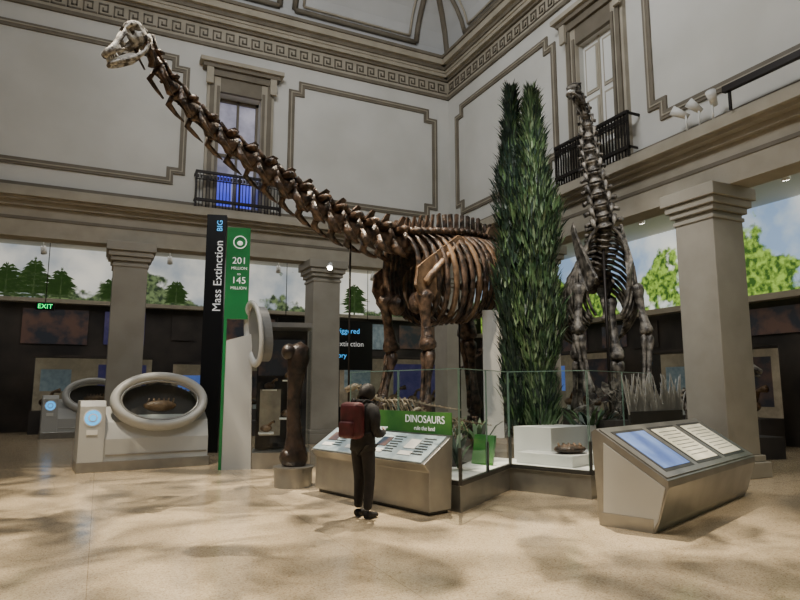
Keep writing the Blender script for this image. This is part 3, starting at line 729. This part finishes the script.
ring_console('oval_viewer_console',rf(-5.4,13.3),math.radians(6))
ring_console('oval_viewer_console',rf(-10.7,21.3),math.radians(6))

q=rf(-4.85,16.2); g=group('mass_extinction_sign',q,-YAW+math.radians(10))
b=MB(); b.box(-.3,.2,-.14,.14,0,6.2); b.build('pylon',['black'],g)
text('sign_text','Mass Extinction',.3,(.04,-.15,4.55),(math.pi/2,-math.pi/2,0),g)
text('sign_head','BIG',.2,(.04,-.15,5.9),(math.pi/2,-math.pi/2,0),g,'bluetext')

q=rf(-3.45,12.9); g=group('time_period_display_case',q,-YAW+math.radians(12))
b=MB(); b.box(-.22,-.16,-.09,.05,0,5.0,0); b.box(-.2,.26,-.05,.0,3.05,5.0,1)
b.prism([(-.16,-.08,.0),(.42,-.08,.0),(.36,-.08,2.75),(-.16,-.08,2.6)],(0,.4,0),1)
b.build('banner_core',['green','grey'],g)
b=MB(); b.box(-.16,.26,-.09,-.05,3.05,5.0,0); b.build('green_banner',['green'],g)
for i,(t_,s_) in enumerate((('201',.2),('MILLION',.085),('to',.08),('145',.2),('MILLION',.085))):
    text('banner_text_%d'%i,t_,s_,(.05,-.095,[4.28,4.12,4.0,3.86,3.7][i]),(math.pi/2,0,0),g)
b=MB()
b.tube([(.05+.13*math.cos(2*math.pi*k/24),-.1,4.68+.13*math.sin(2*math.pi*k/24)) for k in range(24)],.012,6,0,closed=True); b.sphere((.05,-.1,4.66),.06,.01,.05,0)
b.build('banner_logo',['text'],g)
b=MB(); b.box(.43,1.6,-.1,.9,0,.32,0); b.box(.43,1.6,-.1,.9,2.9,3.0,0); b.box(.47,1.56,.8,.84,.32,2.9,1)
b.box(.5,1.5,.76,.79,1.9,2.7,2); b.box(.55,1.0,.76,.79,.6,1.6,3)
b.build('case_base',['steel','dark','infog','infoc'],g)
b=MB(); b.add([(.43,-.09,.32),(1.58,-.09,.32),(1.58,-.09,2.9),(.43,-.09,2.9)],[(0,1,2,3)]); b.add([(1.59,-.09,.32),(1.59,.85,.32),(1.59,.85,2.9),(1.59,-.09,2.9)],[(0,1,2,3)]); b.build('case_glass',['glass'],g,fix=False)
b=MB()
for (x,z,w) in ((.7,.7,.16),(1.15,1.0,.18),(1.3,.6,.14),(.75,1.6,.15),(1.2,1.8,.18)):
    b.box(x-w,x+w,.2,.6,z-.03,z,0); b.sphere((x,.4,z+w*.5),w*.8,w*.5,w*.5,1); b.tube([(x,.4,z+w*.5),(x+w*.7,.35,z+w*1.3),(x+w*1.0,.3,z+w*1.4)],[w*.3,w*.15,w*.2],6,1)
b.build('specimens',['white','bone_l'],g)
# oval viewer head on the case shoulder, almost edge on to the hall
pts=[]; q2=[]
for k in range(40):
    a=2*math.pi*k/40; v=.62*math.sin(a); hh=.42*math.cos(a)
    pts.append((.4-v*.1+hh*.36,-.28-hh*.8,2.74+v)); q2.append((.42-v*.1+hh*.33,-.26-hh*.74,2.74+v*.92))
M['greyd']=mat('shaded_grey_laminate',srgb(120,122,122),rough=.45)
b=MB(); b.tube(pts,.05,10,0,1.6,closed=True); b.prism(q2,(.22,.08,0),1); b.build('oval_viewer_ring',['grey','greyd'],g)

# ================= gallery contents =================
g=group('hanging_gallery_sign',(8.0,22.6,0),0)
b=MB(); b.box(-2.2,1.6,-.05,.05,2.3,4.2,0); 
for x in (-1.9,1.4): b.tube([(x,0,4.2),(x,0,7.0)],.015,6,1)
b.box(-2.2,1.6,-.04,.04,0,.9,0)
b.build('board',['black','steel_d'],g)
text('l1','A catastrophe triggered',.28,(-.3,-.06,3.8),(math.pi/2,0,0),g,'bluetext'); text('l2','the most severe extinction',.28,(-.3,-.06,3.3),(math.pi/2,0,0),g); text('l3','in Earth history',.26,(-.3,-.06,2.85),(math.pi/2,0,0),g,'bluetext')
q=MB(); q.box(-.24,.24,-.04,.04,-.11,.11,0); g=group('exit_sign',(-1.6,20.9,4.0)); q.build('housing',['black'],g)
text('exit_text','EXIT',.19,(0,-.05,0),(math.pi/2,0,0),g,'exit'); qq=MB(); qq.tube([(0,0,.1),(0,0,3.0)],.012,6); qq.build('hanger',['steel_d'],g)
random.seed(11)
def case(x,y,w,d,h,rz,mg,mg2='infog'):
    g=group('gallery_display_case',(x,y,0),rz)
    b=MB(); b.box(-w/2,w/2,-d/2,d/2,0,.8,0); b.box(-w/2,w/2,-d/2,d/2,h-.08,h,0); b.box(-w/2,w/2,d/2-.05,d/2,.8,h-.08,4)
    b.box(-w/2+.2,-w/2+.2+w*.25,d/2-.07,d/2-.05,1.5,h-.5,2); b.box(.1,w/2-.2,d/2-.07,d/2-.05,1.1,h-.3,3)
    b.build('cabinet',['dark','dark',mg,mg2,'infoc'],g)
    b=MB(); b.add([(-w/2+.02,-d/2,.8),(w/2-.02,-d/2,.8),(w/2-.02,-d/2,h-.08),(-w/2+.02,-d/2,h-.08)],[(0,1,2,3)],0); b.build('glass',['glass'],g,fix=False)
    b=MB()
    for i in range(5):
        xx=-w/2.6+i*w/5.4; k=random.uniform(.7,1.3); b.sphere((xx,0,.95+.15*k),.22*k,.18*k,.15*k,0); b.tube([(xx,0,1.0),(xx+.2*k,0,1.0+.45*k),(xx+.42*k,-.05,1.0+.5*k)],[.1*k,.05*k,.09*k],7,0)
        b.cyl((xx,0),.1,.8,1.0,10,1)
    b.build('fossils',['bone_l','white'],g)
for i,(x,y,w,h,rz,mg,m2) in enumerate([(-5.5,25.8,4,2.6,0,'screen_b','infog'),(-.2,26.0,4,2.8,0,'label','infop'),(4.3,25,3.6,2.6,0,'screen_b','infog'),(12,25.5,5,3,0,'label','infop'),(16.4,19,4,3,-math.pi/2,'screen_b','infog'),(16.4,13,4,2.8,-math.pi/2,'label','infog'),(16.4,7.5,4,2.8,-math.pi/2,'screen_b','infog'),(16.4,2,4,2.8,-math.pi/2,'screen_w','infog')]):
    case(x,y,w,1.0,h,rz,mg,m2)
g=group('wall_infographics')
b=MB(); random.seed(12)
x=-9
while x<15:
    w=random.uniform(.7,3.0); z=random.uniform(3.2,3.7); b.box(x,x+w,YO-.06,YO-.02,z,4.6,random.choice((0,1,2,0,4))); x+=w+random.uniform(.2,1.2)
y=0
while y<24:
    w=random.uniform(.7,2.6); b.box(XO-.06,XO-.02,y,y+w,random.uniform(3,3.4),3.95,random.choice((0,1,2,0))); y+=w+random.uniform(.3,1.4)
b.build('panels',['infog','label','dark','infoc','infop'],g)
for p,dr,s in ((Vector((3.2,22.2,.5)),(-1,.1,0),1.5),(Vector((14.2,11.5,.5)),(-.2,-1,0),1.7)):
    g2=group('gallery_dinosaur_skeleton'); bb=mini(p,dr,s); bb.build('bones',['bone_g'],g2)
    d_=Vector(dr).normalized(); s_=d_.cross(Z); b=MB(); b.obox(p-d_*s*.2-Z*.25,d_*s*1.4,s_*s*.35,Z*.25,0); b.build('base',['dark'],g2)
b=MB()
for x in range(-8,15,2):
    for y in (20.3,23.5):
        b.tube([(x,y,6.9),(x,y,6.3)],.02,6,0); b.tube([(x,y,6.32),(x+.03,y+.14,6.1)],[.08,.1],10,0); b.tube([(x+.03,y+.14,6.1),(x+.031,y+.145,6.09)],.08,10,1)
b.box(-9,15,20.28,20.32,6.9,6.99,0); b.box(-9,15,23.48,23.52,6.9,6.99,0)
b.build('track_lights',['white','lamp'])
b=MB()
for y in range(-2,18,2):
    x=13
    b.tube([(x,y,6.9),(x,y,6.3)],.02,6,0); b.tube([(x,y,6.32),(x+.12,y+.05,6.1)],[.08,.1],10,0); b.tube([(x+.12,y+.05,6.1),(x+.125,y+.052,6.09)],.08,10,1)
b.box(12.98,13.02,-3,18,6.9,6.99,0)
b.build('track_lights',['white','lamp'])
b=MB(); 
b.box(10.2,10.3,2.5,7.3,7.12,7.24,0)
for y in (3,5,7.2): b.box(10.25,10.3,y-.02,y+.02,6.76,7.15,0)
for y,dy in ((7.65,-.1),(7.95,.1),(8.25,.2)):
    b.tube([(10.38,y,6.76),(10.38,y,7.12)],.02,6,1); b.tube([(10.45,y,7.08),(10.22,y+dy,7.26)],[.06,.1],12,1)
b.build('ledge_spotlights',['iron','white'])
b=MB(); b.tube([(6.1,17.86,5.3),(6.1,17.6,5.3)],.02,6,0); b.tube([(6.1,17.62,5.36),(6.02,17.45,5.2)],[.07,.09],10,0); b.tube([(6.02,17.45,5.2),(6.018,17.446,5.196)],.08,10,1); b.build('column_spotlight',['white','lamp'])

# ================= VISITOR =================
fd=rf(.62,.78).normalized(); rz=math.atan2(fd.y,fd.x)-math.pi/2
vp=rf(-.48,8.2)
g=group('visitor_with_backpack',vp,rz)
def skin(name,J,E,m,parent,sub=2,root=0):
    me=bpy.data.meshes.new(name); me.from_pydata([j[:3] for j in J],E,[]); me.update()
    ob=bpy.data.objects.new(name,me); bpy.context.scene.collection.objects.link(ob); ob.parent=parent
    ob.modifiers.new('skin','SKIN')
    sv=me.skin_vertices[0].data if me.skin_vertices else None
    if sv is None:
        bpy.context.view_layer.objects.active=ob; bpy.ops.mesh.customdata_skin_add(); sv=me.skin_vertices[0].data
    for i,j in enumerate(J):
        sv[i].radius=(j[3],j[4] if len(j)>4 else j[3]); sv[i].use_root=(i==root)
    s=ob.modifiers.new('sub','SUBSURF'); s.levels=sub; s.render_levels=sub
    ob.modifiers['skin'].use_smooth_shade=True
    me.materials.append(M[m]); return ob
b=MB(); n=20; secs=[(.84,.19,.135,0),(.92,.185,.135,0),(1.02,.175,.13,0),(1.14,.185,.13,0),(1.26,.205,.135,-.005),(1.34,.21,.125,-.01),(1.40,.175,.105,-.01),(1.44,.11,.085,0),(1.48,.075,.075,.01)]
vs=[(w*math.cos(2*math.pi*k/n),c+d_*math.sin(2*math.pi*k/n),z) for z,w,d_,c in secs for k in range(n)]
fs=[(i*n+k,i*n+(k+1)%n,(i+1)*n+(k+1)%n,(i+1)*n+k) for i in range(len(secs)-1) for k in range(n)]+[list(range(n))]
b.add(vs,fs,0,True)
for k in (-1,1):
    b.tube([(k*.12,-.005,1.38),(k*.19,-.01,1.35),(k*.225,-.02,1.27),(k*.24,-.03,1.12),(k*.235,.03,1.06),(k*.2,.12,1.05),(k*.165,.21,1.06)],[.075,.08,.072,.06,.058,.052,.042],12,0)
b.build('jacket',['jacket'],g)
J=[(0,0,.93,.13,.11),(.09,0,.84,.1),(.1,.02,.5,.075),(.105,-.02,.1,.058),(-.09,0,.84,.1),(-.1,.05,.5,.075),(-.11,.04,.1,.058)]
M['trouser']=mat('dark_trousers',srgb(28,27,30),srgb(38,36,38),rough=.85,scale=15)
skin('trousers',J,[(0,1),(1,2),(2,3),(0,4),(4,5),(5,6)],'trouser',g)
for k,(x,y) in enumerate(((.105,-.02),(-.11,.04))):
    skin('shoe_%d'%k,[(x,y-.05,.05,.05,.045),(x,y+.03,.055,.05,.05),(x,y+.13,.04,.05,.035),(x,y+.2,.035,.04,.03)],[(0,1),(1,2),(2,3)],'jacket',g,root=1)
b=MB(); hc=Vector((0,.05,1.57))
vs=[];fs=[]; nu,nv=20,14
for j in range(nv+1):
    ph=math.pi*j/nv; z=math.cos(ph)
    for i in range(nu):
        th=2*math.pi*i/nu; w=.075*math.sin(ph)*(1 if z>-.2 else 1-.25*(-z-.2)); dd=.098*math.sin(ph)*(1 if z>-.2 else 1-.15*(-z-.2))
        x=w*math.cos(th); y=dd*math.sin(th)+(.012 if z<0 else 0)
        vs.append(hc+Vector((x,y,.118*z)))
for j in range(nv):
    for i in range(nu): fs.append((j*nu+i,(j+1)*nu+i,(j+1)*nu+(i+1)%nu,j*nu+(i+1)%nu))
b.add(vs,fs,0,True)
b.tube([hc+Vector((0,.09,.02)),hc+Vector((0,.115,-.02)),hc+Vector((0,.1,-.032))],[.009,.016,.012],8,0)
for k in (-1,1):
    b.sphere(hc+Vector((k*.078,-.005,-.005)),.01,.02,.03,0); b.sphere(hc+Vector((k*.03,.088,.012)),.012,.008,.007,1); b.sphere(hc+Vector((k*.03,.094,.012)),.005,.004,.005,2)
b.sphere(hc+Vector((0,.1,-.06)),.024,.008,.007,3)
b.tube([hc+Vector((0,-.02,-.08)),hc+Vector((0,-.03,-.16))],.05,12,0)
M['lip']=mat('lips',srgb(150,80,72))
h=b.build('head',['skin','white','hair','lip'],g)
b=MB()
vs=[];fs=[]
for j in range(10):
    ph=math.pi*.7*j/9
    for i in range(24):
        th=2*math.pi*i/24; front=math.sin(th)
        p2=ph*(1 if front<.0 else 1-.45*front)
        rr=1.12+.03*math.sin(i*5+j)
        vs.append(hc+Vector((.08*rr*math.sin(p2)*math.cos(th),.104*rr*math.sin(p2)*math.sin(th)-.006,.12*rr*math.cos(p2))))
for j in range(9):
    for i in range(24): fs.append((j*24+i,(j+1)*24+i,(j+1)*24+(i+1)%24,j*24+(i+1)%24))
b.add(vs,fs,0,True); hh=b.build('hair',['hair'],g); hh.modifiers.new('s','SOLIDIFY').thickness=.01
b=MB(); b.tube([(.065*math.cos(a*math.pi/6),.0+.06*math.sin(a*math.pi/6),1.465) for a in range(12)],.028,8,0,closed=True); b.build('collar',['jacket'],g)
for o in (h,hh):
    R=Matrix.Translation((0,0.02,1.48))@Matrix.Rotation(math.radians(-20),4,'X')@Matrix.Translation((0,-.02,-1.48)); o.matrix_local=R
for k in (-1,1):
    w=Vector((k*.16,.22,1.06)); d=Vector((-k*.55,.8,.12)).normalized(); sdv=Vector((0,0,1)); inw=Vector((-k,0,0))
    skin('palm_%d'%k,[tuple(w-d*.02)+(.026,),tuple(w+d*.03)+(.02,.034),tuple(w+d*.075)+(.017,.038)],[(0,1),(1,2)],'skin',g,root=1)
    for fi in range(4):
        Lf=[.062,.07,.066,.052][fi]; off=sdv*(.03-.02*fi); s0=w+d*.07+off
        p1=s0+d*Lf*.45; p2=p1+(d*.5+inw*.8).normalized()*Lf*.35; p3=p2+(inw-d*.3).normalized()*Lf*.3
        skin('finger_%d_%d'%(fi,k),[tuple(s0)+(.009,),tuple(p1)+(.0088,),tuple(p2)+(.008,),tuple(p3)+(.0065,)],[(0,1),(1,2),(2,3)],'skin',g,sub=1)
    t0=w+d*.03+sdv*.03; skin('thumb_%d'%k,[tuple(t0)+(.012,),tuple(t0+d*.03+sdv*.018+inw*.01)+(.0105,),tuple(t0+d*.055+sdv*.02+inw*.025)+(.008,)],[(0,1),(1,2)],'skin',g,sub=1)
b=MB(); b.obox((0,.32,1.085),(.1,0,0),(0,.07,.035),(0,-.004,.008),0); b.build('leaflet',['label'],g,bevel=.002)
b=MB(); b.box(-.16,.16,-.3,-.11,1.0,1.46,0); o=b.build('pack_body',['maroon'],g); m_=o.modifiers.new('b','BEVEL'); m_.width=.07; m_.segments=4
b=MB(); b.box(-.12,.12,-.35,-.28,1.02,1.22,0); o=b.build('pack_pocket',['maroon'],g); m_=o.modifiers.new('b','BEVEL'); m_.width=.03; m_.segments=3
b=MB()
for k in (-1,1): b.tube([(k*.09,-.14,1.42),(k*.105,-.06,1.475),(k*.115,.06,1.45),(k*.125,.135,1.33),(k*.15,.13,1.18),(k*.18,-.02,1.08),(k*.15,-.14,1.05)],.022,8,0,.35)
b.tube([(-.03,-.2,1.46),(0,-.2,1.5),(.03,-.2,1.46)],.01,6,0)
b.build('pack_straps',['jacket'],g)

# ================= LIGHTS =================
def spot(name,loc,tgt,power,size,blend=.5,color=(1,.93,.82),rad=.1,gobo=None):
    l=bpy.data.lights.new(name,'SPOT'); l.energy=power; l.spot_size=math.radians(size); l.spot_blend=blend; l.color=color; l.shadow_soft_size=rad
    o=bpy.data.objects.new(name,l); bpy.context.scene.collection.objects.link(o); o.location=loc
    o.rotation_euler=(Vector(tgt)-Vector(loc)).to_track_quat('-Z','Y').to_euler()
    if gobo:
        l.use_nodes=True; nt=l.node_tree; em=nt.nodes['Emission']
        tc=nt.nodes.new('ShaderNodeTexCoord'); n=nt.nodes.new('ShaderNodeTexNoise'); n.inputs['Scale'].default_value=gobo; n.inputs['Detail'].default_value=3; n.inputs['Distortion'].default_value=.8
        nt.links.new(tc.outputs['Normal'],n.inputs['Vector'])
        mr=nt.nodes.new('ShaderNodeMapRange'); mr.inputs[1].default_value=.42; mr.inputs[2].default_value=.58; mr.inputs[3].default_value=.08; mr.inputs[4].default_value=1.0
        nt.links.new(n.outputs['Fac'],mr.inputs[0]); nt.links.new(mr.outputs[0],em.inputs['Strength'])
    return o
def area(name,loc,tgt,power,sx,sy,color=(1,1,1)):
    l=bpy.data.lights.new(name,'AREA'); l.shape='RECTANGLE'; l.size=sx; l.size_y=sy; l.energy=power; l.color=color
    o=bpy.data.objects.new(name,l); bpy.context.scene.collection.objects.link(o); o.location=loc
    o.rotation_euler=(Vector(tgt)-Vector(loc)).to_track_quat('-Z','Y').to_euler(); return o
spot('gobo_spot_a',rf(1.2,12.8,13),rf(-1.5,5.5,0),18000,62,.5,(1,.85,.64),.04,gobo=12)
spot('gobo_spot_b',rf(-6,9,13),rf(-4,8,0),8500,65,.6,(1,.85,.64),.04,gobo=11)
spot('gobo_spot_c',rf(3.5,3,13),rf(3.5,6,0),4000,60,.6,(1,.86,.67),.04,gobo=11)
area('ceiling_fill',(0,7,16.3),(0,7,0),120,10,10,(.94,.97,1))  # added overhead fill lamp, out of view; the ceiling has no opening
area('wall_wash_n',rf(-2,6,13),(6,WN,9.5),300,5,2,(.98,.98,.98))
area('wall_wash_e',(1,8,13),(WE,10,10),460,5,2,(.98,.98,.98))
spot('skel_spot_1',rf(-5,7,12.5),rf(.6,12.6,3.9),6500,22,.6,(1,.82,.58),.1)
spot('skel_spot_2',rf(-5,4,12.5),rf(-2.8,9,5.6),2100,30,.6,(1,.96,.9),.1)
spot('skel_spot_3',rf(1,5,12.5),rf(4.2,12.5,4),3600,26,.6,(1,.95,.88),.1)
spot('tree_spot',rf(5,4,12.5),rf(2.8,12,4.5),2400,28,.6,(1,.97,.9),.1)
spot('case_spot',rf(.8,10.6,9),rf(.8,10.8,.5),400,40,.6,(1,.95,.88),.1)
area('gallery_n_light',(4,23,6.8),(4,23,0),190,20,4,(1,.95,.9))
area('gallery_e_light',(14.2,8,6.8),(14.2,8,0),170,4,18,(1,.94,.86))
spot('blue_accent',(3.4,17.9,9.5),(3.3,18.2,6.5),60,60,.5,(.3,.4,1),.1)
w=bpy.data.worlds.new('World'); bpy.context.scene.world=w; w.use_nodes=True
w.node_tree.nodes['Background'].inputs[0].default_value=(.88,.93,1,1); w.node_tree.nodes['Background'].inputs[1].default_value=.075

cam=bpy.data.cameras.new('Camera'); cam.sensor_width=36; cam.lens=27.9; cam.clip_end=200
co=bpy.data.objects.new('Camera',cam); bpy.context.scene.collection.objects.link(co)
co.location=(0,0,1.65); co.rotation_euler=(math.radians(90+7.99),0,-YAW)
bpy.context.scene.camera=co
